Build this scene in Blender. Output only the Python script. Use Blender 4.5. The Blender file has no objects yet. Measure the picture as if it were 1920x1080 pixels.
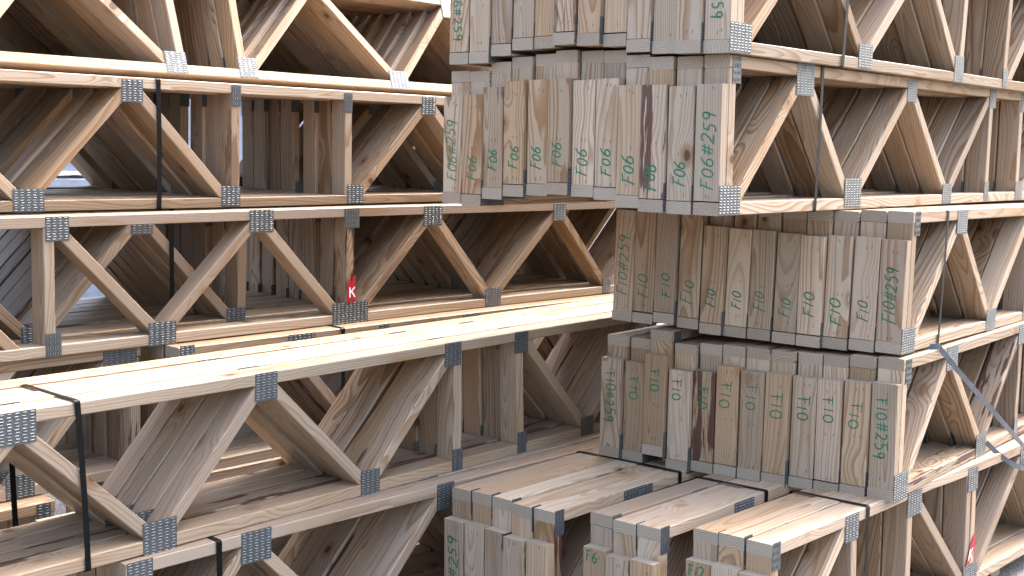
import bpy, math, random
from mathutils import Matrix, Vector
random.seed(7)
R = math.radians
C = bpy.context.scene.collection
sc = bpy.context.scene

# ---------------------------------------------------------------- camera, light
CAM_F, CAM_P, CAM_R = 2380.7, 0.1098, 0.0212          # focal length in photo pixels, pitch, roll
cam = bpy.data.objects.new('camera', bpy.data.cameras.new('camera')); C.objects.link(cam)
cam.data.sensor_width = 36.0; cam.data.lens = 36.0 * CAM_F / 1920.0
cam.data.clip_start = 0.05; cam.data.clip_end = 1000
fwd = Vector((0, math.cos(CAM_P), -math.sin(CAM_P))); up = Vector((0, math.sin(CAM_P), math.cos(CAM_P))); rt = Vector((1, 0, 0))
r2 = rt*math.cos(CAM_R) + up*math.sin(CAM_R); u2 = up*math.cos(CAM_R) - rt*math.sin(CAM_R)
cam.matrix_world = Matrix(((r2.x, u2.x, -fwd.x, 0), (r2.y, u2.y, -fwd.y, 0), (r2.z, u2.z, -fwd.z, 0), (0, 0, 0, 1)))
sc.camera = cam
SUN_AZ, SUN_EL = 43, 47                                # azimuth clockwise from +Y
world = bpy.data.worlds.new('World'); sc.world = world; world.use_nodes = True
wn = world.node_tree.nodes; wl = world.node_tree.links
for n in list(wn): wn.remove(n)
sky = wn.new('ShaderNodeTexSky'); sky.sky_type = 'NISHITA'; sky.sun_disc = False
sky.sun_elevation = R(SUN_EL); sky.sun_rotation = R(SUN_AZ); sky.dust_density = 5.0; sky.air_density = 1.0; sky.ozone_density = 1.0
hs = wn.new('ShaderNodeHueSaturation'); hs.inputs['Saturation'].default_value = 0.88
bg = wn.new('ShaderNodeBackground'); bg.inputs['Strength'].default_value = 0.15
wo = wn.new('ShaderNodeOutputWorld')
wl.new(sky.outputs[0], hs.inputs['Color']); # overcast-like brightening of the sky towards the zenith
tcw = wn.new('ShaderNodeTexCoord'); sxw = wn.new('ShaderNodeSeparateXYZ'); wl.new(tcw.outputs['Generated'], sxw.inputs[0])
mrw = wn.new('ShaderNodeMapRange'); wl.new(sxw.outputs[2], mrw.inputs[0])
for i_, v_ in enumerate((0.0, 0.9, 0.50, 1.4)): mrw.inputs[i_+1].default_value = v_
vmw = wn.new('ShaderNodeVectorMath'); vmw.operation = 'SCALE'; wl.new(hs.outputs[0], vmw.inputs[0]); wl.new(mrw.outputs[0], vmw.inputs['Scale'])
wl.new(vmw.outputs[0], bg.inputs[0]); wl.new(bg.outputs[0], wo.inputs[0])
sl = bpy.data.lights.new('sun', 'SUN'); sl.energy = 1.0; sl.angle = R(12); sl.color = (0.90, 0.95, 1.0)
sun = bpy.data.objects.new('sun', sl); C.objects.link(sun)
sd = Vector((math.sin(R(SUN_AZ))*math.cos(R(SUN_EL)), math.cos(R(SUN_AZ))*math.cos(R(SUN_EL)), math.sin(R(SUN_EL))))
sun.rotation_euler = sd.to_track_quat('Z', 'Y').to_euler()
sc.view_settings.view_transform = 'Standard'; sc.view_settings.look = 'None'
sc.view_settings.exposure = 2.80; sc.view_settings.gamma = 1.0
sc.cycles.max_bounces = 8; sc.cycles.diffuse_bounces = 4

# ---------------------------------------------------------------- node helpers
def newmat(name):
    m = bpy.data.materials.new(name); m.use_nodes = True
    nt = m.node_tree; b = nt.nodes['Principled BSDF']
    return m, nt, b
class NB:
    def __init__(s, nt): s.nt = nt; s.N = nt.nodes; s.L = nt.links
    def put(s, node, i, v):
        if v is None: return
        if isinstance(v, bpy.types.NodeSocket): s.L.new(v, node.inputs[i])
        else: node.inputs[i].default_value = v
    def m(s, op, a, b=None, c=None, clamp=False):
        n = s.N.new('ShaderNodeMath'); n.operation = op; n.use_clamp = clamp
        s.put(n, 0, a); s.put(n, 1, b); s.put(n, 2, c); return n.outputs[0]
    def vm(s, op, a, b=None):
        n = s.N.new('ShaderNodeVectorMath'); n.operation = op
        s.put(n, 0, a); s.put(n, 1, b); return n.outputs[0]
    def noise(s, vec, scale=1.0, detail=2.0, rough=0.5):
        n = s.N.new('ShaderNodeTexNoise'); s.put(n, 'Vector', vec)
        n.inputs['Scale'].default_value = scale; n.inputs['Detail'].default_value = detail; n.inputs['Roughness'].default_value = rough
        return n.outputs[0]
    def white(s, w):
        n = s.N.new('ShaderNodeTexWhiteNoise'); n.noise_dimensions = '1D'; s.put(n, 'W', w)
        q = s.N.new('ShaderNodeSeparateColor'); s.L.new(n.outputs['Color'], q.inputs[0]); return q.outputs
    def step(s, v, a, b, lo=0.0, hi=1.0):
        n = s.N.new('ShaderNodeMapRange'); n.interpolation_type = 'SMOOTHSTEP'
        s.put(n, 0, v); s.put(n, 1, a); s.put(n, 2, b); s.put(n, 3, lo); s.put(n, 4, hi); return n.outputs[0]
    def mix(s, f, a, b, mode='MIX'):
        n = s.N.new('ShaderNodeMix'); n.data_type = 'RGBA'; n.blend_type = mode
        s.put(n, 0, f)
        s.put(n, 6, a if isinstance(a, bpy.types.NodeSocket) else (*a, 1)); s.put(n, 7, b if isinstance(b, bpy.types.NodeSocket) else (*b, 1))
        return n.outputs[2]
    def xyz(s, x, y, z):
        n = s.N.new('ShaderNodeCombineXYZ'); s.put(n, 0, x); s.put(n, 1, y); s.put(n, 2, z); return n.outputs[0]

def pine():
    m, nt, b = newmat('pine_lumber'); k = NB(nt)
    tc = nt.nodes.new('ShaderNodeTexCoord'); oi = nt.nodes.new('ShaderNodeObjectInfo')
    rnd = oi.outputs['Random']
    r1, r2_, r3 = k.white(k.m('MULTIPLY', rnd, 913.7))[:3]
    r4, r5, r6 = k.white(k.m('MULTIPLY_ADD', rnd, 377.3, 51.3))[:3]
    P = tc.outputs['Object']
    off = k.vm('SCALE', k.xyz(r1, r4, r6)); off.node.inputs['Scale'].default_value = 37.0
    Q = k.vm('ADD', P, off)
    sx = nt.nodes.new('ShaderNodeSeparateXYZ'); nt.links.new(P, sx.inputs[0])
    def sc3(v, t): return k.vm('MULTIPLY', v, t)
    nA = k.noise(sc3(Q, (1.6, 11, 11)), 1.0, 3.0, 0.55)
    nB = k.noise(sc3(Q, (1.1, 0.7, 0.7)), 1.0, 1.0)
    nC = k.noise(sc3(Q, (1.0, 0.9, 0.9)), 1.3, 1.0)
    # pith position wanders along the board
    yy = k.m('ADD', k.m('ADD', sx.outputs[1], -0.044), k.m('MULTIPLY_ADD', r1, 0.11, -0.055))
    yy = k.m('ADD', yy, k.m('MULTIPLY_ADD', nC, 0.11, -0.055))
    zz = k.m('ADD', sx.outputs[2], k.m('MULTIPLY_ADD', r2_, 0.17, -0.085))
    zz = k.m('ADD', zz, k.m('MULTIPLY_ADD', nB, 0.13, -0.065))
    rr = k.m('SQRT', k.m('ADD', k.m('MULTIPLY', yy, yy), k.m('MULTIPLY', zz, zz)))
    rr = k.m('ADD', rr, k.m('MULTIPLY_ADD', nA, 0.018, -0.009))
    # knots: sparse cells that push the rings aside
    vo = nt.nodes.new('ShaderNodeTexVoronoi'); vo.feature = 'F1'; vo.voronoi_dimensions = '3D'
    nt.links.new(sc3(Q, (4.3, 6.0, 3.6)), vo.inputs['Vector']); vo.inputs['Scale'].default_value = 1.0
    d = vo.outputs['Distance']
    ks = nt.nodes.new('ShaderNodeSeparateColor'); nt.links.new(vo.outputs['Color'], ks.inputs[0])
    kon = k.m('GREATER_THAN', ks.outputs[0], 0.32)
    swirl = k.m('MULTIPLY', k.step(d, 0.0, 0.42, 1.0, 0.0), kon)
    rr = k.m('ADD', rr, k.m('MULTIPLY', swirl, 0.022))
    sp = k.m('MULTIPLY_ADD', k.white(k.m('MULTIPLY', rnd, 133.1))[1], 0.006, 0.0062)
    nz = nt.nodes.new('ShaderNodeSeparateXYZ'); nt.links.new(tc.outputs['Normal'], nz.inputs[0])
    end = k.step(k.m('ABSOLUTE', nz.outputs[0]), 0.85, 0.95)
    sp = k.m('ADD', k.m('MULTIPLY', sp, k.m('SUBTRACT', 1.0, end)), k.m('MULTIPLY', end, 0.0052))
    ring = k.m('DIVIDE', rr, sp)
    ring = k.m('ADD', ring, k.m('MULTIPLY', k.noise(k.xyz(k.m('MULTIPLY', rr, 60), r1, r2_), 1.0, 1.0), 1.6))
    fr = k.m('FRACT', ring)
    late = k.m('MULTIPLY', k.m('POWER', k.step(fr, 0.25, 0.90), 1.4), k.step(fr, 0.93, 0.99, 1.0, 0.0))
    fib = k.noise(sc3(Q, (5, 260, 260)), 1.0, 2.0, 0.6)
    big = k.noise(sc3(Q, (2.2, 14, 14)), 1.0, 2.0)
    early = k.mix(k.step(r4, 0.25, 1.0), (0.72, 0.56, 0.40), (0.61, 0.415, 0.25))
    early = k.mix(k.step(r5, 0.62, 1.0, 0.0, 0.8), early, (0.66, 0.51, 0.385))
    early = k.mix(k.step(big, 0.52, 0.72, 0.0, k.m('MULTIPLY', r6, 0.75)), early, (0.52, 0.29, 0.12))
    latec = k.mix(r5, (0.33, 0.145, 0.045), (0.42, 0.22, 0.09))
    stren = k.m('MULTIPLY_ADD', r2_, 0.50, 0.36)
    col = k.mix(k.m('MULTIPLY', late, stren), early, latec)
    col = k.mix(k.m('MULTIPLY_ADD', fib, 0.5, -0.1, True), col, k.mix(1.0, col, (0.70, 0.66, 0.62), 'MULTIPLY'))
    kd = k.m('ADD', d, k.m('MULTIPLY_ADD', fib, 0.05, -0.025))
    col = k.mix(k.m('MULTIPLY', k.step(kd, 0.09, 0.20, 0.75, 0.0), kon), col, (0.40, 0.215, 0.10))
    col = k.mix(k.m('MULTIPLY', k.step(kd, 0.055, 0.085, 0.92, 0.0), kon), col, (0.13, 0.062, 0.032))
    at = nt.nodes.new('ShaderNodeAttribute'); at.attribute_type = 'OBJECT'; at.attribute_name = 'bark'
    # dark bark pockets and pitch streaks on some boards
    st = k.noise(sc3(Q, (3.2, 26, 26)), 1.0, 3.0, 0.6)
    edge = k.step(k.m('ABSOLUTE', k.m('ADD', sx.outputs[1], -0.044)), 0.018, 0.044)
    bark = k.m('MULTIPLY', k.step(k.m('ADD', k.m('MULTIPLY', at.outputs['Fac'], 0.05), k.m('MULTIPLY_ADD', edge, 0.13, k.m('ADD', st, -0.02))), 0.61, 0.65), k.m('MAXIMUM', k.step(r3, 0.955, 0.96), at.outputs['Fac']))
    col = k.mix(k.m('MULTIPLY', bark, 0.9), col, (0.115, 0.040, 0.028))
    streak = k.m('MULTIPLY', k.step(st, 0.70, 0.75), k.step(r1, 0.6, 0.7))
    col = k.mix(k.m('MULTIPLY', streak, 0.6), col, (0.22, 0.105, 0.055))
    # grey weathering, dust and handling marks
    gr = k.noise(Q, 3.3, 4.0, 0.6)
    col = k.mix(k.step(gr, 0.52, 0.75, 0.0, 0.28), col, (0.44, 0.365, 0.28))
    bt = k.m('MULTIPLY_ADD', k.white(k.m('MULTIPLY', rnd, 71.9))[0], 0.25, 0.455)
    col = k.mix(1.0, col, k.xyz(bt, bt, bt), 'MULTIPLY')
    # sawn ends: rougher, greyer
    endc = k.mix(k.m('MULTIPLY', late, 0.72), k.mix(r6, (0.335, 0.262, 0.188), (0.42, 0.35, 0.265)), (0.105, 0.062, 0.036))
    endn = k.noise(Q, 90, 3.0, 0.7)
    endc = k.mix(k.step(endn, 0.45, 0.8, 0.0, 0.5), endc, (0.30, 0.23, 0.17))
    col = k.mix(end, col, endc)
    nt.links.new(col, b.inputs['Base Color'])
    b.inputs['Roughness'].default_value = 0.5
    b.inputs['Specular IOR Level'].default_value = 0.22
    bp = nt.nodes.new('ShaderNodeBump'); bp.inputs['Strength'].default_value = 0.35; bp.inputs['Distance'].default_value = 0.0012
    hgt = k.m('ADD', k.m('MULTIPLY', fib, 0.8), k.m('MULTIPLY', late, 0.25))
    nt.links.new(hgt, bp.inputs['Height']); nt.links.new(bp.outputs[0], b.inputs['Normal'])
    return m
def simple(name, col, rough, metal=0.0, nscale=0, namt=0.3, bump=0.0, spec=0.5):
    m, nt, b = newmat(name); k = NB(nt)
    tc = nt.nodes.new('ShaderNodeTexCoord')
    if nscale:
        n = k.noise(tc.outputs['Object'], nscale, 4.0, 0.6)
        c = k.mix(k.step(n, 0.3, 0.7), tuple(x*(1-namt) for x in col), tuple(min(1, x*(1+namt)) for x in col))
        nt.links.new(c, b.inputs['Base Color'])
        if bump:
            bp = nt.nodes.new('ShaderNodeBump'); bp.inputs['Strength'].default_value = bump; bp.inputs['Distance'].default_value = 0.01
            nt.links.new(n, bp.inputs['Height']); nt.links.new(bp.outputs[0], b.inputs['Normal'])
    else: b.inputs['Base Color'].default_value = (*col, 1)
    b.inputs['Roughness'].default_value = rough; b.inputs['Metallic'].default_value = metal
    b.inputs['Specular IOR Level'].default_value = spec
    return m
WOOD = pine()
def galvanised():
    m, nt, b = newmat('galvanised_steel'); k = NB(nt)
    tc = nt.nodes.new('ShaderNodeTexCoord'); oi = nt.nodes.new('ShaderNodeObjectInfo')
    off = k.vm('SCALE', k.xyz(oi.outputs['Random'], oi.outputs['Random'], oi.outputs['Random'])); off.node.inputs['Scale'].default_value = 9
    q = k.vm('ADD', tc.outputs['Object'], off)
    v = nt.nodes.new('ShaderNodeTexVoronoi'); v.inputs['Scale'].default_value = 140; nt.links.new(q, v.inputs['Vector'])
    n = k.noise(q, 30, 3)
    c = k.mix(k.m('MULTIPLY', v.outputs['Distance'], 0.5), (0.088, 0.092, 0.092), (0.135, 0.14, 0.14))
    c = k.mix(k.step(n, 0.45, 0.7, 0.0, 0.5), c, (0.06, 0.064, 0.064))
    nt.links.new(c, b.inputs['Base Color'])
    b.inputs['Metallic'].default_value = 0.4
    nt.links.new(k.step(n, 0.3, 0.7, 0.38, 0.55), b.inputs['Roughness'])
    return m
STEEL = galvanised()
SLOT = simple('slot_shadow', (0.03, 0.032, 0.033), 0.8)
TOOTH = simple('bright_zinc', (0.27, 0.27, 0.255), 0.45, 0.3)
BLACK = simple('black_strap', (0.003, 0.0032, 0.0035), 0.5, 0, 60, 0.4, 0, 0.18)
GREYST = simple('grey_strap', (0.10, 0.105, 0.115), 0.36, 0.25, 40, 0.2)
GREEN = simple('green_marker', (0.004, 0.20, 0.105), 0.55, 0, 300, 0.3)
INK = simple('black_ink', (0.02, 0.02, 0.022), 0.6)
STAPLE = simple('staple_steel', (0.07, 0.06, 0.055), 0.5, 0.3)
RED = simple('red_tag', (0.40, 0.008, 0.02), 0.42)
WHITE = simple('white_print', (0.80, 0.80, 0.80), 0.5)
WRAP = simple('white_lumber_wrap', (0.42, 0.42, 0.44), 0.45, 0, 5, 0.12, 0.6)
BLUE = simple('blue_print', (0.02, 0.10, 0.42), 0.5)
def marker():
    m, nt, b = newmat('green_marker_ink'); k = NB(nt)
    tc = nt.nodes.new('ShaderNodeTexCoord'); P = tc.outputs['Object']
    b.inputs['Base Color'].default_value = (0.002, 0.13, 0.062, 1); b.inputs['Roughness'].default_value = 0.55
    n1 = k.noise(k.vm('MULTIPLY', P, (60, 420, 60)), 1.0, 3.0, 0.65); n2 = k.noise(P, 45, 2.0)
    a = k.m('MULTIPLY', k.step(n1, 0.28, 0.42, 0.5, 1.0), k.step(n2, 0.25, 0.55, 0.78, 1.0))
    nt.links.new(a, b.inputs['Alpha'])
    return m
GREEN = marker()
def asphalt():
    m, nt, b = newmat('gravelly_asphalt'); k = NB(nt)
    tc = nt.nodes.new('ShaderNodeTexCoord'); P = tc.outputs['Object']
    v = nt.nodes.new('ShaderNodeTexVoronoi'); v.inputs['Scale'].default_value = 95; nt.links.new(P, v.inputs['Vector'])
    q = nt.nodes.new('ShaderNodeSeparateColor'); nt.links.new(v.outputs['Color'], q.inputs[0])
    c = k.mix(q.outputs[0], (0.05, 0.05, 0.052), (0.125, 0.122, 0.12))
    c = k.mix(k.step(k.noise(P, 0.8, 4), 0.4, 0.7), c, (0.14, 0.13, 0.115))
    nt.links.new(c, b.inputs['Base Color']); b.inputs['Roughness'].default_value = 0.85
    bp = nt.nodes.new('ShaderNodeBump'); bp.inputs['Distance'].default_value = 0.006; bp.inputs['Strength'].default_value = 0.8
    nt.links.new(v.outputs['Distance'], bp.inputs['Height']); nt.links.new(bp.outputs[0], b.inputs['Normal'])
    return m
ASPH = asphalt()

# ---------------------------------------------------------------- mesh helpers
def mesh(name, V, F, mats, mi=None):
    me = bpy.data.meshes.new(name); me.from_pydata(V, [], F)
    for m in mats: me.materials.append(m)
    if mi: me.polygons.foreach_set('material_index', mi)
    me.update(); return me
def add(name, me, parent=None, mat=None, label=None):
    o = bpy.data.objects.new(name, me); C.objects.link(o)
    if parent is not None: o.parent = parent
    if mat is not None: o.matrix_basis = mat
    if label: o['label'] = label
    return o
def thing(name, mat, label, cat, group=None):
    o = bpy.data.objects.new(name, None); C.objects.link(o); o.matrix_basis = mat
    o.empty_display_size = 0.1
    o['label'] = label; o['category'] = cat
    if group: o['group'] = group
    return o
TH, WD = 0.038, 0.0868
BC = {}
def board(L, k0=0.0, k1=0.0, variant=0, seg=1, th=TH):
    """Sawn board: local x = grain 0..L, y = 0..WD, z = -th/2..th/2; ends slanted by x += k*z; eased edges."""
    key = (round(L, 3), round(k0, 2), round(k1, 2), variant, seg, th)
    if key in BC: return BC[key]
    rg = random.Random(hash(key) & 0xffff)
    h = th/2; V = []; F = []
    amp = [rg.uniform(-1, 1) for _ in range(6)] if seg > 1 else [0]*6
    for i in range(seg+1):
        t = i/seg; x = L*t
        bow = 0.0026*amp[0]*math.sin(math.pi*t*2+amp[1]*3) + 0.0012*amp[2]*math.sin(math.pi*t*5+amp[3]*3)
        side = 0.0012*amp[4]*math.sin(math.pi*t*3+amp[5]*3)
        c = [0.0028]*4
        if variant >= 3 and seg > 1:       # a waney lower edge here and there
            wv = max(0.0, math.sin(t*math.pi*4+amp[1]*3))**2
            c[0] = 0.0028 + (0.013 if variant > 3 else 0.006)*wv*(0.6+0.4*math.sin(t*37+amp[2]))
        pr = [(c[0], -h), (WD-c[1], -h), (WD, -h+c[1]), (WD, h-c[2]), (WD-c[2], h), (c[3], h), (0, h-c[3]), (0, -h+c[0]*0.8)]
        for (y, z) in pr:
            kk = k0*(1-t) + k1*t
            V.append((x + kk*z, y+side*0.5, z+bow))
    for i in range(seg):
        a = i*8; bb = a+8
        for j in range(8):
            j2 = (j+1) % 8
            F.append((a+j, bb+j, bb+j2, a+j2))
    F.append(tuple(range(8))[::1]); F.append(tuple(seg*8+j for j in reversed(range(8))))
    me = mesh('board', V, [f[::-1] for f in F], [WOOD]); BC[key] = me; return me
PC = {}
def plate_mesh(sx, sz, turn=0):
    """Punched connector plate in the x-z plane, outward normal -y, centred; real raised teeth flaps beside each slot."""
    key = (round(sx, 3), round(sz, 3), turn)
    if key in PC: return PC[key]
    V = []; F = []; M = []
    def box(x0, x1, y0, y1, z0, z1, m):
        i = len(V)
        V.extend([(x0, y0, z0), (x1, y0, z0), (x1, y1, z0), (x0, y1, z0), (x0, y0, z1), (x1, y0, z1), (x1, y1, z1), (x0, y1, z1)])
        for f in ((0, 1, 5, 4), (1, 2, 6, 5), (2, 3, 7, 6), (3, 0, 4, 7), (4, 5, 6, 7), (3, 2, 1, 0)):
            F.append(tuple(i+q for q in f)); M.append(m)
    box(-sx/2, sx/2, -0.0005, 0.0005, -sz/2, sz/2, 0)
    A, B = (sx, sz) if not turn else (sz, sx)
    nc = max(1, int(A/0.0195)); nr = max(2, int((B-0.004)/0.0080))
    pc = A/nc; pr = (B-0.003)/nr
    rg = random.Random(int(A*1e4)+int(B*1e3))
    for c in range(nc):
        for r in range(nr):
            a = -A/2 + (c+0.5)*pc + (0.0012 if r % 2 else -0.0012); bq = -B/2 + 0.0015 + (r+0.5)*pr
            w = 0.0054
            def q4(a0, a1, b0, b1, y0, y1, m):
                i = len(V)
                pts = [(a0, y0, b0), (a1, y0, b0), (a1, y1, b1), (a0, y1, b1)]
                if turn: pts = [(p[2], p[1], -p[0]) for p in pts]
                V.extend(pts); F.append((i, i+1, i+2, i+3)); M.append(m)
            q4(a-w, a+w, bq-0.0020, bq+0.0006, -0.0008, -0.0008, 1)
            t = 0.0012+0.0006*rg.random()
            q4(a-w, a+w*0.9, bq+0.0004, bq+0.0022, -t, -0.0007, 2)
    me = mesh('connector_plate', V, F, [STEEL, SLOT, TOOTH], M); PC[key] = me; return me

def ribbon(polys, wid, z0=0.0):
    """Flat pen strokes in the local x-y plane facing +z, mitred at bends."""
    V = []; F = []; z = z0
    for pl in polys:
        pts = [Vector((p[0], p[1])) for p in pl]; n = len(pts); base = len(V)
        for i, p in enumerate(pts):
            d = (pts[min(i+1, n-1)] - pts[max(i-1, 0)]); d = d.normalized() if d.length > 1e-9 else Vector((1, 0))
            nn = Vector((-d.y, d.x))*wid/2*(0.8 if i in (0, n-1) else 1.0)
            V.append((p.x+nn.x, p.y+nn.y, z)); V.append((p.x-nn.x, p.y-nn.y, z))
        for i in range(n-1):
            a = base+2*i; F.append((a+1, a+3, a+2, a))
        z += 0.00012
    return V, F
def arc(cx, cy, rx, ry, a0, a1, n=12):
    return [(cx+rx*math.cos(R(a0+(a1-a0)*i/n)), cy+ry*math.sin(R(a0+(a1-a0)*i/n))) for i in range(n+1)]
GL = {  # hand-drawn marker glyphs in a unit cell (width, strokes)
 'F': (0.62, [[(0.10, -0.04), (0.14, 0.5), (0.20, 1.02)], [(0.02, 1.0), (0.34, 0.99), (0.62, 1.02)], [(0.08, 0.52), (0.5, 0.57)]]),
 'f': (0.62, [[(0.26, -0.02), (0.24, 0.5), (0.22, 1.0)], [(-0.02, 0.98), (0.62, 0.90)], [(0.10, 0.55), (0.52, 0.60)]]),
 '0': (0.56, [arc(0.30, 0.48, 0.25, 0.46, 100, 468, 16)]),
 '1': (0.26, [[(0.10, 0.0), (0.15, 0.92)]]),
 '6': (0.56, [[(0.50, 1.0), (0.28, 0.86), (0.12, 0.6), (0.06, 0.32)] + arc(0.29, 0.26, 0.23, 0.26, 165, 500, 12)]),
 '2': (0.58, [arc(0.27, 0.74, 0.23, 0.24, 165, -20, 7) + [(0.36, 0.42), (0.04, 0.02), (0.3, 0.05), (0.6, 0.03)]]),
 '5': (0.56, [[(0.14, 0.98), (0.10, 0.58)] + arc(0.24, 0.30, 0.25, 0.30, 110, -130, 9), [(0.14, 0.97), (0.52, 1.0)]]),
 '9': (0.56, [arc(0.28, 0.70, 0.21, 0.25, 20, 380, 12) + [(0.46, 0.5), (0.40, -0.08)]]),
 '#': (0.66, [[(0.18, 0.02), (0.28, 0.95)], [(0.42, 0.02), (0.52, 0.95)], [(0.0, 0.34), (0.66, 0.38)], [(0.04, 0.64), (0.68, 0.70)]]),
 '.': (0.20, [[(0.07, 0.0), (0.13, 0.06)]]),
 'K': (0.6, [[(0.10, 0.0), (0.10, 1.0)], [(0.58, 1.0), (0.12, 0.45)], [(0.26, 0.62), (0.62, 0.0)]]),
 'E': (0.6, [[(0.55, 1.0), (0.08, 1.0), (0.08, 0.0), (0.55, 0.0)], [(0.08, 0.52), (0.48, 0.52)]]),
 'R': (0.62, [[(0.08, 0.0), (0.08, 1.0), (0.4, 1.0), (0.56, 0.88), (0.56, 0.66), (0.4, 0.52), (0.08, 0.52)], [(0.32, 0.52), (0.6, 0.0)]]),
}
def strokes(txt, hgt, length=None, jit=0.04, rg=random):
    """Polylines along +x, glyph up +y; returns strokes and total length."""
    out = []; x = 0.0; gap = 0.16
    for ch in txt:
        w, ss = GL[ch]; dy = rg.uniform(-jit, jit); s = 1+rg.uniform(-jit, jit)
        for pl in ss: out.append([(x+p[0]*s, p[1]*s+dy) for p in pl])
        x += w+gap
    x -= gap; kx = (length/(x*hgt)) if length else 1.0
    return [[(p[0]*hgt*kx, p[1]*hgt) for p in pl] for pl in out], x*hgt*kx

# ---------------------------------------------------------------- bundles
D = 0.4659; PIT = 0.091
FR = {  # origin, heading, slope, lean of every bundle (metres, radians)
 'R1': (0.6171, 3.7099, -0.184, 0.7086, 0.0017, -0.005), 'R2': (1.2916, 4.1157, -0.6438, 0.6675, -0.0079, 0.0071),
 'R3': (1.2733, 4.0558, -1.1186, 0.6649, -0.0006, -0.0035), 'R0': (0.6289, 3.695, 0.2822, 0.7199, 0.001, 0.0014),
 'R4a': (0.1563, 3.874, -1.5981, 0.7228, 0.0058, -0.0134), 'R4b': (0.4664, 3.6738, -1.5855, 0.7257, 0.0007, -0.0217),
 'R4c': (0.7616, 3.5061, -1.574, 0.7315, -0.0079, -0.0182),
 'L0': (-0.8, 5.3909, 0.2514, 0.7096, -0.001, -0.2928), 'L1': (-0.8, 5.1343, -0.2464, 0.7522, -0.0006, 0.0096),
 'L2': (-0.8, 4.9446, -0.719, 0.7414, 0.0018, 0.011), 'L5': (-0.8, 3.6185, -1.6165, 0.7533, 0.0048, 0.0088),
 'L4': (-0.8, 3.68, -1.1481, 0.7001, 0.0053, 0.0128)}
def frame(n):
    X, Y, Z, az, ti, ba = FR[n]
    u = Vector((math.sin(az)*math.cos(ti), math.cos(az)*math.cos(ti), math.sin(ti)))
    v0 = Vector((-math.cos(az), math.sin(az), 0)); w0 = u.cross(v0)
    v = v0*math.cos(ba)+w0*math.sin(ba); w = w0*math.cos(ba)-v0*math.sin(ba)
    M = Matrix(((u.x, v.x, w.x, X), (u.y, v.y, w.y, Y), (u.z, v.z, w.z, Z), (0, 0, 0, 1)))
    return M
T = Matrix.Translation
def basis(x, y, z, o):
    return Matrix(((x[0], y[0], z[0], o[0]), (x[1], y[1], z[1], o[1]), (x[2], y[2], z[2], o[2]), (0, 0, 0, 1)))
def chord(par, name, u0, u1, wc, var, rg):
    L = u1-u0; seg = 14
    me = board(round(L, 2), 0, 0, var, seg)
    if rg.random() < 0.5:  return add(name, me, par, T((u0, 0, wc)))
    return add(name, me, par, basis((-1, 0, 0), (0, 1, 0), (0, 0, -1), (u1, 0, wc))) if var < 3 else add(name, me, par, T((u0, 0, wc)))
def web(par, ub, ut, rg, w0=TH, w1=D-TH, name='web', du=0.0):
    H = w1-w0; du_ = ut-ub; L = math.hypot(H, du_); a, b = du_/L, H/L
    k = -a/b
    inset = rg.uniform(0.0004, 0.0022)
    me = board(round(L, 2), round(k, 2), round(k, 2), 0, 1)
    s = L/round(L, 2)
    M = basis((a*s, 0, b*s), (0, 1, 0), (-b, 0, a), (ub, inset, w0))
    return add(name, me, par, M)
def plate(par, uc, wc, sx, sz, turn=0, off=0.0):
    return add('connector_plate', plate_mesh(sx, sz, turn), par, T((uc, -0.0006-off, wc)))
def post(par, u0, w0, w1, rg, name='end_post'):
    L = w1-w0
    return add(name, board(round(L, 2), 0, 0, 0, 1), par, basis((0, 0, L/round(L, 2)), (0, 1, 0), (-1, 0, 0), (u0+TH/2, rg.uniform(0.0003, 0.0012), w0)))
STM = mesh('staple', [(-.0055, -.0009, 0), (.0055, -.0009, 0), (.0055, .0009, 0), (-.0055, .0009, 0), (-.005, -.0005, .0006), (.005, -.0005, .0006), (.005, .0005, .0006), (-.005, .0005, .0006)],
           [(0, 1, 5, 4), (1, 2, 6, 5), (2, 3, 7, 6), (3, 0, 4, 7), (4, 5, 6, 7)], [STAPLE])
def staples(b, rg, L):
    for fx in (.06, .45, .92):
        x0 = fx*L+rg.uniform(-.015, .015)
        for q in range(rg.choice((1, 2, 2))):
            add('staple', STM, b, T((x0+rg.uniform(-.004, .004), .028+q*.018+rg.uniform(-.006, .006), .0191)) @ Matrix.Rotation(rg.uniform(-.5, .5), 4, 'Z'))
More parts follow.
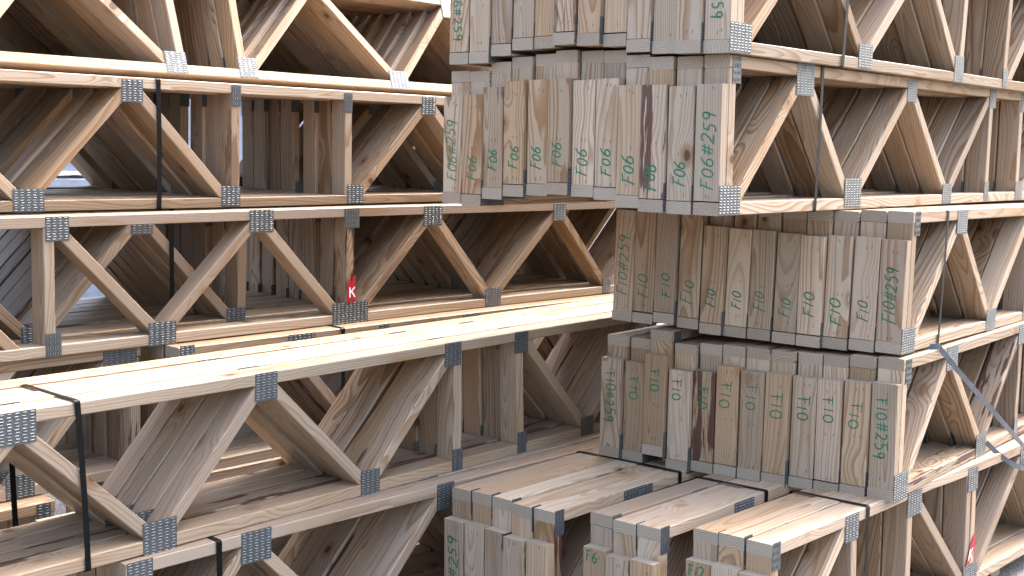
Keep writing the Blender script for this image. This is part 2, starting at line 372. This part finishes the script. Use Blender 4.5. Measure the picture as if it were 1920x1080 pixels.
def end_block(par, rg, text, spec, w0, L):
    """Marked block nailed against the end of a truss. spec = (mode, start, end) as fractions of its height."""
    b = add('end_block', board(round(L, 3), 0, 0, 0, 1), par, basis((0, 0, 1), (0, 1, 0), (-1, 0, 0), (-TH/2-0.0004, rg.uniform(-.0005, 0.0015), w0+rg.uniform(0, .004))) @ Matrix.Rotation(rg.uniform(-.006, .006), 4, 'Z'))
    staples(b, rg, L)
    if text:
        mode, f0, f1 = spec; zz = 0.0193
        polys = []
        if mode == 'up':
            st, ln = strokes(text, rg.uniform(0.034, 0.044), (f1-f0)*L*rg.uniform(.92, 1.06), jit=.09, rg=rg); y0 = rg.uniform(0.020, 0.028)
            sl = rg.uniform(-0.03, 0.06)
            polys = [[(f0*L+p[0]+.22*p[1], y0+p[1]+sl*p[0]) for p in pl] for pl in st]
        elif mode == 'down':
            st, ln = strokes(text.replace('F', 'f'), rg.uniform(0.036, 0.045), (f1-f0)*L*rg.uniform(.92, 1.05), jit=.09, rg=rg); y0 = rg.uniform(0.060, 0.070)
            sl = rg.uniform(-0.05, 0.05)
            polys = [[(L-f0*L-p[0], y0-p[1]+sl*p[0]) for p in pl] for pl in st]
        else:   # horizontal lines of text: list of (string, height fraction from top, left offset, glyph height)
            for (t, ft, lx, gh) in f0:
                st, ln = strokes(t, gh, rg=rg)
                V, F = ribbon([[(L*(1-ft)-gh+p[1], WD-lx-p[0]) for p in pl] for pl in st], .0048, zz)
                add('writing', mesh('writing', V, F, [GREEN]), b)
            return b
        V, F = ribbon(polys, rg.uniform(.0038, .0054), zz)
        # strokes must face +z
        wm = mesh('writing', V, F, [GREEN])
        add('writing', wm, b)
    return b
def truss(M, name_label, cat, group, webs, plates, u0, u1, seed, bottom_u0=None, block=None, posts=(), depth=D, chordvar=None, right_post=True):
    rg = random.Random(seed)
    t = thing('floor_truss', M, name_label, cat, group)
    cv = rg.choice((0, 1, 2, 2, 3)) if chordvar is None else chordvar
    chord(t, 'top_chord', u0, u1, depth-TH/2, cv, rg)
    chord(t, 'bottom_chord', u0 if bottom_u0 is None else bottom_u0, u1, TH/2, rg.randrange(3), rg)
    for pu in posts: post(t, pu, TH+0.0004, depth-TH-0.0004, rg)
    for (a, b) in webs: web(t, a, b, rg, TH+0.0003, depth-TH-0.0003)
    plates = [(p[0], p[1]+(depth-D if p[1] > .2 else 0))+tuple(p[2:]) for p in plates]
    for i, p in enumerate(plates):
        plate(t, p[0], p[1], p[2], p[3], p[4] if len(p) > 4 else 0, 0.00025*(i % 2))
    if block: end_block(t, rg, *block)
    return t
def nodes(webs, skip=0.07, R_side=False):
    """Connector plates where webs meet the chords: merge neighbours into one plate."""
    out = []
    for w, key in ((0, 0.0), (1, D)):
        us = sorted(((x[w], abs(x[0]-x[1]) > 0.1) for x in webs))
        g = [[us[0]]]
        for it in us[1:]:
            if it[0]-g[-1][-1][0] < skip: g[-1].append(it)
            else: g.append([it])
        for q in g:
            c = sum(a for a, _ in q)/len(q); diag = sum(1 for _, d in q if d); n = len(q)
            sx = 0.11 if (n >= 2 and w == 0) else (0.085 if diag else 0.046)
            out.append((c, 0.040 if w == 0 else D-0.042, sx, 0.082))
    return out
ORD = ['first', 'second', 'third', 'fourth', 'fifth', 'sixth', 'seventh', 'eighth', 'ninth', 'tenth', 'eleventh', 'twelfth']

# ---- right stack -------------------------------------------------------------
PR = {}
W_R1 = [(.06, .45), (.796, .469), (.833, 1.257), (1.64, 1.269), (1.645, 2.04), (2.05, 2.061), (2.41, 2.414), (2.47, 2.86), (3.27, 2.88)]
P_R1 = [(.456, .417, .115, .10), (1.268, .419, .082, .082), (2.068, .425, .07, .08), (2.43, .42, .06, .08), (.022, .045, .118, .086), (.823, .055, .125, .10), (1.637, .040, .088, .078), (2.049, .044, .049, .078), (2.43, .043, .086, .079), (.038, .425, .046, .080, 1), (2.87, .42, .08, .08), (3.27, .04, .08, .08)]
W_R0 = [(.06, .47), (.81, .46), (.82, 1.26), (1.595, 1.25), (1.62, 1.645), (2.07, 2.10), (2.13, 2.5), (2.9, 2.52), (2.93, 3.33)]
P_R0 = [(.022, .047, .118, .084), (.815, .046, .10, .08), (1.60, .050, .085, .10), (2.074, .043, .05, .075), (.465, .42, .09, .08), (1.26, .42, .09, .08), (1.65, .42, .05, .08), (.038, .425, .046, .080, 1), (2.9, .04, .08, .08)]
W_R2 = [(.06, .45), (.847, .455), (.85, 1.26), (1.28, 1.29), (1.66, 1.66), (1.71, 2.1), (2.5, 2.12), (2.52, 2.92)]
P_R2 = [(.038, .427, .046, .080, 1), (.463, .422, .105, .084), (.022, .042, .118, .086), (.855, .041, .108, .084), (1.28, .044, .055, .078), (1.27, .42, .08, .08), (1.68, .42, .08, .08), (2.5, .04, .1, .08)]
W_R3 = [(.06, .43), (.828, .433), (.835, 1.245), (1.25, 1.262), (1.62, 1.62), (1.66, 2.06), (2.46, 2.08), (2.5, 2.9)]
P_R3 = [(.042, .422, .05, .081, 1), (.453, .419, .11, .088), (1.262, .420, .10, .080), (.025, .042, .122, .094), (.822, .043, .115, .094), (1.245, .044, .045, .078), (1.64, .42, .08, .08), (2.46, .04, .1, .08)]
W_R4 = [(.06, .455), (.515, .50), (.905, .904), (1.375, .95), (1.405, 1.40), (1.455, 1.447), (1.50, 1.93), (2.3, 1.95)]
P_R4 = [(.022, .428, .045, .083, 1), (.482, .419, .088, .086), (.935, .412, .112, .086), (1.43, .41, .09, .09), (1.44, .045, .13, .085), (1.935, .41, .08, .08), (.022, .04, .11, .08), (.51, .04, .05, .08), (.905, .04, .05, .08)]
dz1 = [-.005, -.008, .018, .030, .035, .042, .036, .032, .012, .003, 0, 0]
dz2 = [.004, .008, .016, .006, -.005, -.007, -.007, -.008, -.008, -.008, -.003, 0]
dz3 = [-.004, -.008, .030, -.014, -.008, -.006, -.006, -.007, -.008, -.008, -.004, 0]
ROWS = {
 'R0': dict(webs=W_R0, plates=P_R0, dz=dz1, sk=-.022, row='top', end='lower half of its marked end cut by the top of the view', grp='trusses in the top row of the right stack',
   txt=[('F06#259', 'down', .30, .94)]+[('F06', 'down', .12+.01*(i % 3), .36) for i in range(10)]+[('F06#259', 'down', .05, .60)]),
 'R1': dict(webs=W_R1, plates=P_R1, dz=dz1, sk=-.02, row='second', grp='F06 trusses in the second row of the right stack',
   txt=[('F06#259', 'up', .11, .77), ('F06', 'up', .13, .37), ('F06', 'up', .16, .37), ('F06', 'up', .14, .37), ('F06', 'up', .13, .35), ('F06', 'up', .14, .37), ('F06', 'up', .08, .33), ('F06', 'up', .09, .35), ('F06', 'up', .09, .34), ('F06', 'up', .06, .28), ('F06', 'up', .12, .32), ('F06#259', 'up', .09, .71)]),
 'R2': dict(webs=W_R2, plates=P_R2, dz=dz2, sk=-.063, row='third', grp='F10 trusses in the third row of the right stack',
   txt=[('F10#259.', 'up', .15, .77), ('F10', 'up', .13, .34), ('F10', 'up', .14, .36), ('F10', 'up', .12, .35), ('F10', 'up', .16, .35), ('F10', 'up', .17, .34), ('F10', 'up', .17, .38), ('F10', 'up', .14, .33), ('F10', 'up', .17, .41), ('F10', 'up', .11, .35), ('F10', 'up', .17, .36), ('F10#259.', 'up', .17, .75)]),
 'R3': dict(webs=W_R3, plates=P_R3, dz=dz3, sk=-.085, row='fourth', grp='F10 trusses in the fourth row of the right stack',
   txt=[('F10#259', 'down', .14, .76), ('F10', 'down', .15, .42), ('F10', 'down', .15, .39), ('F10', 'down', .09, .35), ('F10', 'down', .16, .44), ('F10', 'down', .15, .41), ('F10', 'down', .12, .39), ('F10', 'down', .19, .45), ('F10', 'down', .18, .45), ('F10', 'down', .16, .42), ('F10', 'down', .19, .46), ('F10#259', 'down', .13, .74)]),
}
RT = {}
SIDES = {0: 'leftmost', 11: 'rightmost'}
du3 = {2: -.022, 1: .008, 0: -.014}
for rn, rw in ROWS.items():
    M = frame(rn); rg = random.Random(rn)
    rg = random.Random({'R0': 11, 'R1': 12, 'R2': 13, 'R3': 14}[rn])
    for i in range(12):
        kpos = 11-i                                   # i = 0 is the leftmost truss in the picture, farthest along v
        tx, mode, f0, f1 = rw['txt'][i]
        if rn == 'R0' and mode == 'down': f0, f1 = (.30, .92) if i == 0 else ((.28, .97-.10) if i == 11 else (f0, f1))
        v = kpos*PIT + rg.uniform(-.0019, .0019)
        du = rw['sk']*v + rg.uniform(-.014, .010) + (du3.get(i, 0) if rn == 'R3' else 0)
        if i == 11: du = 0
        tilt = Matrix.Rotation(rg.uniform(-.0015, .0015), 4, 'Y') if i != 11 else Matrix.Identity(4)
        pos = SIDES.get(i, ORD[i])
        lab = ('%s truss of the %s row of the right stack, green %s on its end' % (pos, rw['row'], tx)) if i in SIDES else \
              ('%s truss from the left in the %s row of right stack, %s on its end' % (pos, rw['row'], tx))
        Lb = {'R2': (.372, .375, .376, .368)[i] if i < 4 else .343-.0006*i, 'R3': .325 if i < 5 else .345}.get(rn, .326+.001*i) + rg.uniform(-.005, .005)
        b0 = .0385
        RT[rn, i] = truss(M @ T((du, v, rw['dz'][i])) @ tilt, lab, 'truss', rw['grp'], rw['webs'], rw['plates'], 0.0, 3.45, 1000+i+{'R0': 0, 'R1': 100, 'R2': 200, 'R3': 300}[rn],
              bottom_u0=-TH, block=(tx, (mode, f0, f1), b0, Lb), posts=(0.0,), depth=D-(.016*(11-i)/11 if rn in ('R1', 'R3') else 0))
for rn, n, lab0, txts in (
    ('R4a', 5, 'bundle of five whose tops show', [('#259', 'up', .38, .80), None, None, None, ('#259.', 'up', .20, .66)]),
    ('R4b', 3, 'middle bundle of three showing F6', [([('F6', .035, .012, .032), ('#', .30, .038, .032)], 'hor'), ([('F6', .30, .022, .030)], 'hor'), ([('F6', .31, .018, .030)], 'hor')]),
    ('R4c', 3, 'right bundle of three showing F12', [([('F12', .035, .010, .032), ('5', .24, .010, .030)], 'hor'), ([('F12', .12, .012, .030)], 'hor'), None])):
    M = frame(rn)
    rg = random.Random({'R4a': 5, 'R4b': 6, 'R4c': 9}[rn])
    for i in range(n):
        kpos = n-1-i; v = kpos*PIT; t_ = txts[i]
        if t_ is None: blk = (None, None, .0385, .336 if rn == 'R4c' else .324)
        elif t_[1] == 'hor': blk = ('F', ('hor', t_[0], 0), .0385, .338 if rn == 'R4c' else .324)
        else: blk = (t_[0], (t_[1], t_[2], t_[3]), .0385, .325)
        pos = 'leftmost' if i == 0 else ('rightmost' if i == n-1 else ORD[i]+' from left')
        lab = '%s truss of the %s, lowest row' % (pos, lab0)
        du = 0 if i == n-1 else rg.uniform(-.006, .006)
        tr = truss(M @ T((du, v, 0 if i == n-1 else rg.uniform(-.006, .004))), lab, 'truss', 'trusses in the bottom row of the right stack', W_R4, P_R4, 0.0, 2.55, 1500+10*ord(rn[2])+i,
              bottom_u0=-TH, block=blk, posts=(0.0,), chordvar=4 if (rn, i) == ('R4c', 2) else None)
        if rn in ('R4a', 'R4b') and i == n-1: plate(tr, 0.42 if rn == 'R4a' else .47, D-.019, .12, .034)
        if (rn, i) == ('R4c', 2): K_TRUSS = tr

# ---- left stack --------------------------------------------------------------
W_L1 = [(-2.03, -1.64), (-1.234, -1.639), (-1.203, -.835), (-.43, -.809), (-.384, -.383), (.17, .166), (.225, .605), (1.02, .625), (1.04, 1.42), (1.83, 1.44), (1.86, 2.25), (2.65, 2.27)]
W_L0 = [(-1.96, -1.56), (-1.53, -1.18), (-.756, -1.15), (-.700, -.709), (-.415, -.406), (-.37, .025), (.437, .045), (.46, .85), (1.25, .87), (1.28, 1.66), (2.05, 1.68)]
W_L2 = [(-1.071, -1.071), (-.66, -1.044), (-.645, -.245), (.16, -.222), (.212, .217), (.26, .665), (1.045, .682), (1.06, 1.50), (1.885, 1.51), (1.92, 2.3), (2.7, 2.32), (-2.0, -1.6), (-1.2, -1.57)]
P_L2 = [(-1.042, .425, .083, .081), (-.223, .426, .109, .085), (-1.061, .039, .056, .079, 1), (-.650, .039, .110, .085), (.219, .425, .078, .080, 1), (.218, .041, .185, .090), (.671, .423, .108, .085), (1.058, .043, .100, .083), (1.505, .420, .090, .088), (1.885, .041, .063, .080), (-1.6, .42, .1, .08)]
W_L2b = [(-1.87, -1.47), (-1.062, -1.45), (-1.022, -.645), (-.245, -.62), (-.196, -.194), (.35, .35), (.40, .80), (1.2, .82), (1.23, 1.62), (2.0, 1.64), (2.03, 2.43)]
W_L4 = [(-1.07, -.67), (-.285, -.700), (-.258, .092), (.52, .115), (.548, .925), (.962, .955), (1.313, 1.29), (1.72, 1.325), (1.74, 2.13), (2.53, 2.15)]
P_L4 = [(-.691, .422, .104, .086), (.103, .421, .083, .085), (-.272, .042, .110, .098), (.925, .423, .083, .084), (1.298, .425, .078, .081), (.537, .039, .084, .087), (.960, .038, .054, .082), (1.318, .041, .052, .082), (1.727, .035, .083, .086), (-1.07, .04, .08, .08)]
W_L5 = [(-.29, .052), (.46, .075), (.475, .84), (1.26, .86), (1.28, 1.66), (2.05, 1.68)]
P_L5 = [(.079, .423, .107, .097), (.857, .425, .080, .091), (-.307, .428, .080, .078), (.47, .04, .11, .08), (-.3, .04, .08, .08), (1.27, .04, .11, .08)]
def lrow(rn, n, webs, plates, u0, u1, labf, grp, seed, off=(0, 0, 0), step=PIT, jit=.011, posts=(), jz=.003, gaps={}, front_extra=None):
    M = frame(rn); rg = random.Random(seed); out = []
    ex = 0.0
    for i in range(n):
        ex += gaps.get(i, 0)
        du = 0 if i == 0 else rg.uniform(-jit, jit); dz = 0 if i == 0 else rg.uniform(-jz, jz*.3)
        if rn == 'L4': dz = (0, .0035, -.001, .004)[i]
        if rn == 'L5': dz = (0, .002, -.003, .001, -.004, 0)[i]
        if rn == 'L0':        # each truss leans back on the one behind it
            ba = FR['L0'][5]; v = i*.0925/math.cos(ba)
            Mi = M @ T((off[0]+du, v*math.cos(ba), -v*math.sin(ba)+off[2]))
        else: Mi = M @ T((off[0]+du, off[1]+i*step+ex, off[2]+dz))
        out.append(truss(Mi, labf(i), 'truss', grp, webs, plates, u0, u1, seed+i*7, posts=posts))
    return out
def back(i): return 'front' if i == 0 else ORD[i] if i < 12 else str(i+1)
lrow('L0', 13, W_L0, nodes(W_L0, .12)[:0]+[(-.727, .044, .093, .085), (-.393, .045, .088, .083), (.441, .041, .112, .085), (.855, .43, .080, .12), (-1.165, .42, .09, .08), (.035, .42, .09, .08), (1.265, .04, .1, .08), (-1.55, .04, .09, .08)], -2.1, 2.1,
     lambda i: 'front truss leaning back in the topmost row of the left stack' if i == 0 else '%s truss from the front in the leaning topmost row, left stack' % back(i), 'leaning trusses on top of the left stack', 2000, jit=.02, jz=0)
L1T = lrow('L1', 9, W_L1, [(-.819, .418, .083, .080), (-.384, .420, .043, .079, 1), (-1.206, .037, .110, .079), (-.405, .042, .083, .079), (.161, .416, .045, .078, 1), (.612, .421, .082, .079), (.206, .043, .084, .079), (-1.64, .42, .08, .08), (1.03, .04, .1, .08)], -2.15, 2.75,
     lambda i: 'front truss of the strapped second row of the left stack' if i == 0 else '%s truss from the front in second row of the left stack' % back(i), 'trusses in the second row of the left stack', 2100, gaps={3: .08, 7: .083})
K2 = lrow('L2', 1, W_L2, P_L2, -2.1, 2.95, lambda i: 'single truss with red K tag in front of the third row, left stack', 'trusses in the third row of the left stack', 2200)[0]
lrow('L2', 9, W_L2b, [(-.631, .42, .085, .082), (-.225, .040, .086, .080), (-1.05, .040, .086, .08), (-.194, .42, .045, .08, 1), (.36, .04, .08, .08), (.36, .42, .045, .08), (.81, .42, .08, .08), (1.21, .04, .1, .08), (-1.46, .42, .08, .08)], -2.05, 2.6,
     lambda i: '%s truss behind the K tagged truss of the left stack' % ('first' if i == 0 else ORD[i]), 'trusses in the third row of the left stack', 2300, off=(0, .16, 0), gaps={2: .026, 5: .026})
L3Z = -(D+.003)
W_L3 = [(-.57, -.18), (.2, -.16), (.23, .62), (1.0, .64), (1.03, 1.43), (1.8, 1.45), (1.83, 2.2)]
P_L3 = [(-.09, D-.019, .13, .034), (.33, D-.019, .05, .034), (.84, D-.019, .11, .034), (1.24, D-.019, .08, .034), (-.60, .43, .06, .08), (.21, .04, .1, .08), (1.02, .04, .1, .08)]
lrow('L2', 7, W_L3, P_L3, -.635, 2.5, lambda i: '%s truss of fourth row under the K tagged one, left stack' % back(i), 'trusses in the fourth row of the left stack', 2400, off=(0, -.08, L3Z), posts=(-.635,))
W_L3L = [(-2.35, -1.95), (-1.57, -1.93), (-1.53, -1.15), (-.80, -1.13)]
lrow('L2', 7, [(-2.35, -1.95), (-1.6, -1.93), (-1.56, -1.2), (-1.17, -.83)], [(-.80, .42, .13, .08), (-1.58, .04, .1, .08), (-1.17, .04, .1, .08), (-1.94, .42, .1, .08)], -2.4, -.72,
     lambda i: '%s short truss at the left end of fourth row, left stack' % back(i), 'short trusses in the fourth row of the left stack', 2500, off=(0, .03, L3Z), posts=(-.758,))
lrow('L2', 6, [(-2.3, -1.9), (-1.5, -1.88)], [(-1.13, D-.035, .05, .06), (-1.5, .04, .1, .08)], -2.5, -1.09,
     lambda i: '%s truss of the fifth row lying lowest at far left' % back(i), 'trusses at the foot of the left stack, left part', 2600, off=(0, -.05, 2*L3Z), posts=(-1.128,))
lrow('L2', 7, [(-.5, -.1), (.3, -.08), (.33, .73), (1.13, .75), (1.16, 1.56)], [(-.09, .42, .1, .08), (.74, .42, .1, .08), (.31, .04, .1, .08)], -.75, 2.3,
     lambda i: '%s truss of the fifth row deep behind the near stack' % back(i), 'trusses at the foot of the left stack, right part', 2700, off=(0, -.10, 2*L3Z), posts=(-.75,))
L4T = lrow('L4', 4, W_L4, P_L4, -1.5, 2.65, lambda i: 'front truss of the bright topped near bundle, lower left' if i == 0 else '%s truss from the front in the bright topped near bundle' % back(i), 'four trusses in the near left bundle', 2800, jit=.012, jz=.007)
lrow('L5', 6, W_L5, P_L5, -.35, 2.3, lambda i: 'front truss of the bundle under the near left bundle' if i == 0 else '%s truss from front in bundle beneath the near left bundle' % back(i), 'trusses in the bundle beneath the near left one', 2900, posts=(-.35,), jit=.01)

def bark(tr, kind, idx=0, v=1.0):
    cs = [c for c in tr.children if c.name.split('.')[0] == kind]
    if idx < len(cs): cs[idx]['bark'] = v
bark(L4T[1], 'bottom_chord'); bark(RT['R3', 4], 'end_block'); bark(RT['R1', 9], 'end_block'); bark(RT['R1', 2], 'end_block', 0, .7)
bark(RT['R3', 11], 'web', 2); bark(RT['R0', 5], 'end_block', 0, .7); bark(K2, 'web', 5, .4); bark(L1T[0], 'web', 4, .6)

# ---- red K tags ----------------------------------------------------------------
def ktag(par, pts, kc, ks, slant=0.0):
    V = [(p[0], -0.004, p[1]) for p in pts]+[(p[0], -0.0034, p[1]) for p in pts]; n = len(pts)
    F = [tuple(range(n)), tuple(range(2*n-1, n-1, -1))]+[((i+1) % n, i, i+n, (i+1) % n+n) for i in range(n)]
    t = add('plastic_tag', mesh('plastic_tag', V, F, [RED]), par, None, 'red plastic tag with a white letter K')
    st, _ = strokes('K', ks, ks*.75)
    V, F = ribbon([[(p[0]+slant*p[1], p[1]) for p in pl] for pl in st], ks*.2)
    V = [(kc[0]+x, -0.0043-z, kc[1]+y) for x, y, z in V]
    add('lettering', mesh('lettering', V, F, [WHITE]), t)
ktag(K2, [(.195, .085), (.240, .085), (.240, .192), (.232, .195), (.222, .178), (.218, .162), (.212, .188), (.204, .178), (.197, .150)], (.205, .105), .042)
ktag(K_TRUSS, [(1.392, .088), (1.420, .088), (1.47, .150), (1.47, .205), (1.43, .165)], (1.408, .105), .042, .3)

# ---- straps ----------------------------------------------------------------------
def strap(name, M, u, v0, v1, w0, w1, label, group=None, wid=.019, lean=0.0, th=.0009, mat=BLACK, bulge=0.0):
    """Closed band round a bundle, with rounded corners."""
    pts = []; r = .006
    cs = [(v0, w0, 180), (v0, w1, 90), (v1, w1, 0), (v1, w0, -90)]
    for (cv, cw, a0) in [(v0+r, w0+r, 270), (v0+r, w1-r, 180), (v1-r, w1-r, 90), (v1-r, w0+r, 0)]:
        for q in range(5):
            a = R(a0-22.5*q); pts.append((cv+r*math.cos(a), cw+r*math.sin(a), math.cos(a), math.sin(a)))
    # intermediate points on long runs so that the band can twist a little
    full = []
    n = len(pts)
    for i in range(n):
        p, q = pts[i], pts[(i+1) % n]; full.append(p)
        dd = math.hypot(p[0]-q[0], p[1]-q[1])
        if dd > .03:
            m_ = max(1, int(dd/.05))
            for j in range(1, m_):
                t = j/m_; full.append((p[0]+(q[0]-p[0])*t, p[1]+(q[1]-p[1])*t, p[2], p[3]))
    V = []; F = []; n = len(full)
    for (cv, cw, nv, nw) in full:
        f = (cw-w0)/(w1-w0); uu = u+lean*(f-.5)+.002*math.sin(cw*9+cv*13)
        for (s, t) in ((-1, 0), (1, 0), (1, 1), (-1, 1)):
            V.append((uu+s*wid/2, cv+nv*th*t, cw+nw*th*t))
    for i in range(n):
        a = i*4; b = ((i+1) % n)*4
        for j in range(4):
            j2 = (j+1) % 4; F.append((a+j, a+j2, b+j2, b+j))
    o = add(name, mesh('strap', V, F, [mat]), None, M); o['label'] = label; o['category'] = 'strap'
    if group: o['group'] = group
    return o
e = .0035
G = 'black packing straps'
strap('packing_strap', frame('R1'), .557, -e, 12*PIT+e, -.001, D+.002, 'black strap down the side of the second row of right stack', G, lean=.02, wid=.018)
strap('packing_strap', frame('R0'), .66, -e, 12*PIT+e, -.001, D+.05, 'black strap down the side of the top row of right stack', G, lean=.03, wid=.018)
strap('packing_strap', frame('R2'), .30, -e, 12*PIT+e, -.001, D+.001, 'black strap down the side of the third row of right stack', G, lean=.02, wid=.018)
strap('packing_strap', frame('L1'), -.716, -e, 10*PIT+.08, -.001, D+.001, 'black strap down the front of the second row, left stack', G)
strap('packing_strap', frame('L2'), -.51, .16-e, .16+9*PIT+.06, -.001, D+.001, 'black strap behind the K tagged truss, left stack', G)
strap('packing_strap', frame('L4'), -.511, -e, 4*PIT+e, -.001, D+e, 'black strap round the bright topped near left bundle', G, lean=-.024, wid=.017)
strap('packing_strap', frame('L5'), -.052, -e, 6*PIT+e, -.001, D+.002, 'black strap on bundle under the near left bundle', G)
strap('packing_strap', frame('R4a'), .69, -e, 5*PIT+e, -.001, D+e, 'black strap round the bottom bundle of five', G)
strap('packing_strap', frame('R4b'), .605, -e, 3*PIT+e, -.001, D+e, 'black strap round the middle bottom bundle of three', G)
strap('packing_strap', frame('R4c'), .58, -e, 3*PIT+e, -.001, D+e, 'black strap round the right bottom bundle of three', G, lean=.01)
strap('packing_strap', frame('L2') @ T((0, -.08, L3Z)), .112, -e, 7*PIT+e, -.001, D+.0015, 'black strap at the top edge of fourth row, left stack', G)
strap('packing_strap', frame('L2') @ T((0, .03, L3Z)), -1.27, -e, 7*PIT+e, -.03, D+.0015, 'black strap seen through the web of the near left bundle', G)
# loose steel strap hanging off the right side of the fourth row
def band(name, pts, wid, mat, label, M, cat='strap', nrm=(0, -1, 0)):
    V = []; F = []; n = len(pts); P = [Vector(p[:3]) for p in pts]
    for i, p in enumerate(P):
        d = (P[min(i+1, n-1)]-P[max(i-1, 0)]).normalized(); nn = Vector(pts[i][3:6]) if len(pts[i]) > 3 else Vector(nrm)
        s = d.cross(nn).normalized()*wid/2; t = nn.normalized()*.0005
        for q in (p-s-t, p+s-t, p+s+t, p-s+t): V.append(tuple(q))
    for i in range(n-1):
        for j in range(4):
            j2 = (j+1) % 4; F.append((4*i+j, 4*i+4+j, 4*i+4+j2, 4*i+j2))
    F.append((0, 1, 2, 3)); F.append((4*n-1, 4*n-2, 4*n-3, 4*n-4))
    o = add(name, mesh(name, V, F, [mat]), None, M); o['label'] = label; o['category'] = cat; return o
def catmull(K, n=8):
    out = []
    for i in range(len(K)-1):
        p0, p1, p2, p3 = [Vector(K[max(0, min(len(K)-1, i+j))]) for j in (-1, 0, 1, 2)]
        for q in range(n):
            t = q/n; out.append(tuple(.5*((2*p1)+(p2-p0)*t+(2*p0-5*p1+4*p2-p3)*t*t+(3*p1-p0-3*p2+p3)*t**3)))
    out.append(tuple(K[-1])); return out
LS = [(.25, .06, D+.002), (0.302, 0, 0.475), (0.323, -0.004, 0.463), (0.395, -0.05, 0.378), (0.609, -0.08, 0.243), (0.811, -0.1, 0.123), (1.066, -0.1, -0.002), (1.223, -0.1, -0.08), (1.213, -0.09, -0.106), (1.082, -0.08, -0.08), (0.994, -0.06, -0.046), (0.92, -0.03, 0.002), (0.874, -0.004, 0.045)]
band('loose_strap', catmull(LS), .020, GREYST,
     'loose grey steel strap hanging in a loop off the right stack', frame('R3'), nrm=(-.55, -.8, .12))

# ---------------------------------------------------------------- ground and what shows beyond
GZ = -1.665
V = []; F = []; N = 40; S = 160.0
for i in range(N+1):
    for j in range(N+1):
        V.append((-S+2*S*i/N, -S+2*S*j/N, 0))
for i in range(N):
    for j in range(N):
        a = i*(N+1)+j; F.append((a, a+N+1, a+N+2, a+1))
g = add('ground', mesh('ground', V, F, [ASPH]), None, T((0, 0, GZ))); g['kind'] = 'structure'
def wrapped_pack(loc, rz, sx, sy, sz, label, seed, band_=True, letters=None):
    rg = random.Random(seed)
    t = thing('wrapped_lumber_pack', T(loc) @ Matrix.Rotation(rz, 4, 'Z'), label, 'lumber pack', 'white wrapped lumber packs')
    V = []; F = []; nx, nz = 24, 10
    def surf(fn, nu, nv):
        b = len(V)
        for i in range(nu+1):
            for j in range(nv+1): V.append(fn(i/nu, j/nv))
        for i in range(nu):
            for j in range(nv):
                a = b+i*(nv+1)+j; F.append((a, a+nv+1, a+nv+2, a+1))
    wob = lambda a, b: .008*math.sin(a*31+seed)*math.sin(b*13+seed*2)+.005*math.sin(a*70+b*20)
    surf(lambda a, b: (-sx/2+sx*a, -sy/2+wob(a, b), sz*b), nx, nz)
    surf(lambda a, b: (-sx/2+sx*a, sy/2, sz*(1-b)), nx, nz)
    surf(lambda a, b: (-sx/2+sx*a, -sy/2+sy*b, sz+wob(a, b)*1.2), nx, nz)
    surf(lambda a, b: (sx/2+wob(a, b), -sy/2+sy*a, sz*b), nz, nz)
    surf(lambda a, b: (-sx/2+wob(a, b), sy/2-sy*a, sz*b), nz, nz)
    add('wrap', mesh('wrap', V, F, [WRAP]), t)
    if band_:
        for (x0, x1, z0, z1) in band_:
            V = [(x0, -sy/2-.016, z0), (x1, -sy/2-.016, z0), (x1+.06, -sy/2-.016, z1), (x0+.06, -sy/2-.016, z1)]
            add('printed_band', mesh('printed_band', V, [(0, 1, 2, 3)], [BLUE]), t)
    if letters:
        txt, x, z, h = letters; st, _ = strokes(txt, h, jit=0)
        V, F = ribbon(st, h*.2); V = [(x+a, -sy/2-.017-c, z+b) for a, b, c in V]
        add('lettering', mesh('lettering', V, F, [INK]), t)
    return t
wrapped_pack((-4.6, 11.6, GZ+.09), R(4), 2.7, 1.2, 1.22, 'white wrapped lumber pack with blue print seen at far left', 3, [(.42, .76, 1.085, 1.155), (.95, 1.10, 1.085, 1.155), (-.9, .1, 1.085, 1.155)])
wrapped_pack((-4.5, 11.9, GZ+1.38), R(2), 2.8, 1.2, .62, 'white wrapped lumber pack lying on the blue printed one', 4, None)
wrapped_pack((-2.55, 10.6, GZ+.09), R(-6), 1.1, 1.0, 1.30, 'white wrapped lumber pack low behind the left stack', 5, None)
wrapped_pack((-2.15, 10.9, GZ+1.46), R(-3), 1.5, 1.0, .72, 'white wrapped lumber pack with black ER lettering', 6, None, ('ER', -.16, .42, .15))
wrapped_pack((6.6, 12.5, GZ+.09), R(20), 3.0, 1.2, 1.3, 'white wrapped lumber pack hidden behind the right stack', 7, None) if False else None
# timber skids that carry the bundles
def skid(M, label):
    o = add('timber_skid', board(1.3, 0, 0, 0, 1, .05), None, M); o['label'] = label; o['category'] = 'timber'; o['group'] = 'timber skids under the stacks'
    return o
mR = frame('R4c').to_3x3()
for rn, us, lab in (('R4c', (.35, 1.9), 'the right stack'), ('L2', (-1.9, .4, 1.9), 'the left stack')):
    X, Y, Z, az = FR[rn][:4]
    for j, u_ in enumerate(us):
        off = -.1 if rn == 'R4c' else -.12
        vx, vy = -math.cos(az), math.sin(az)
        px, py = X+math.sin(az)*u_+vx*off, Y+math.cos(az)*u_+vy*off
        M = basis((vx, vy, 0), (-math.sin(az), -math.cos(az), 0), (0, 0, 1), (px, py, GZ+.0255))
        if rn == 'L2': continue
        skid(M @ T((.16, 0, 0)), '%s timber skid on the ground beneath %s' % (('near', 'far')[j], lab))
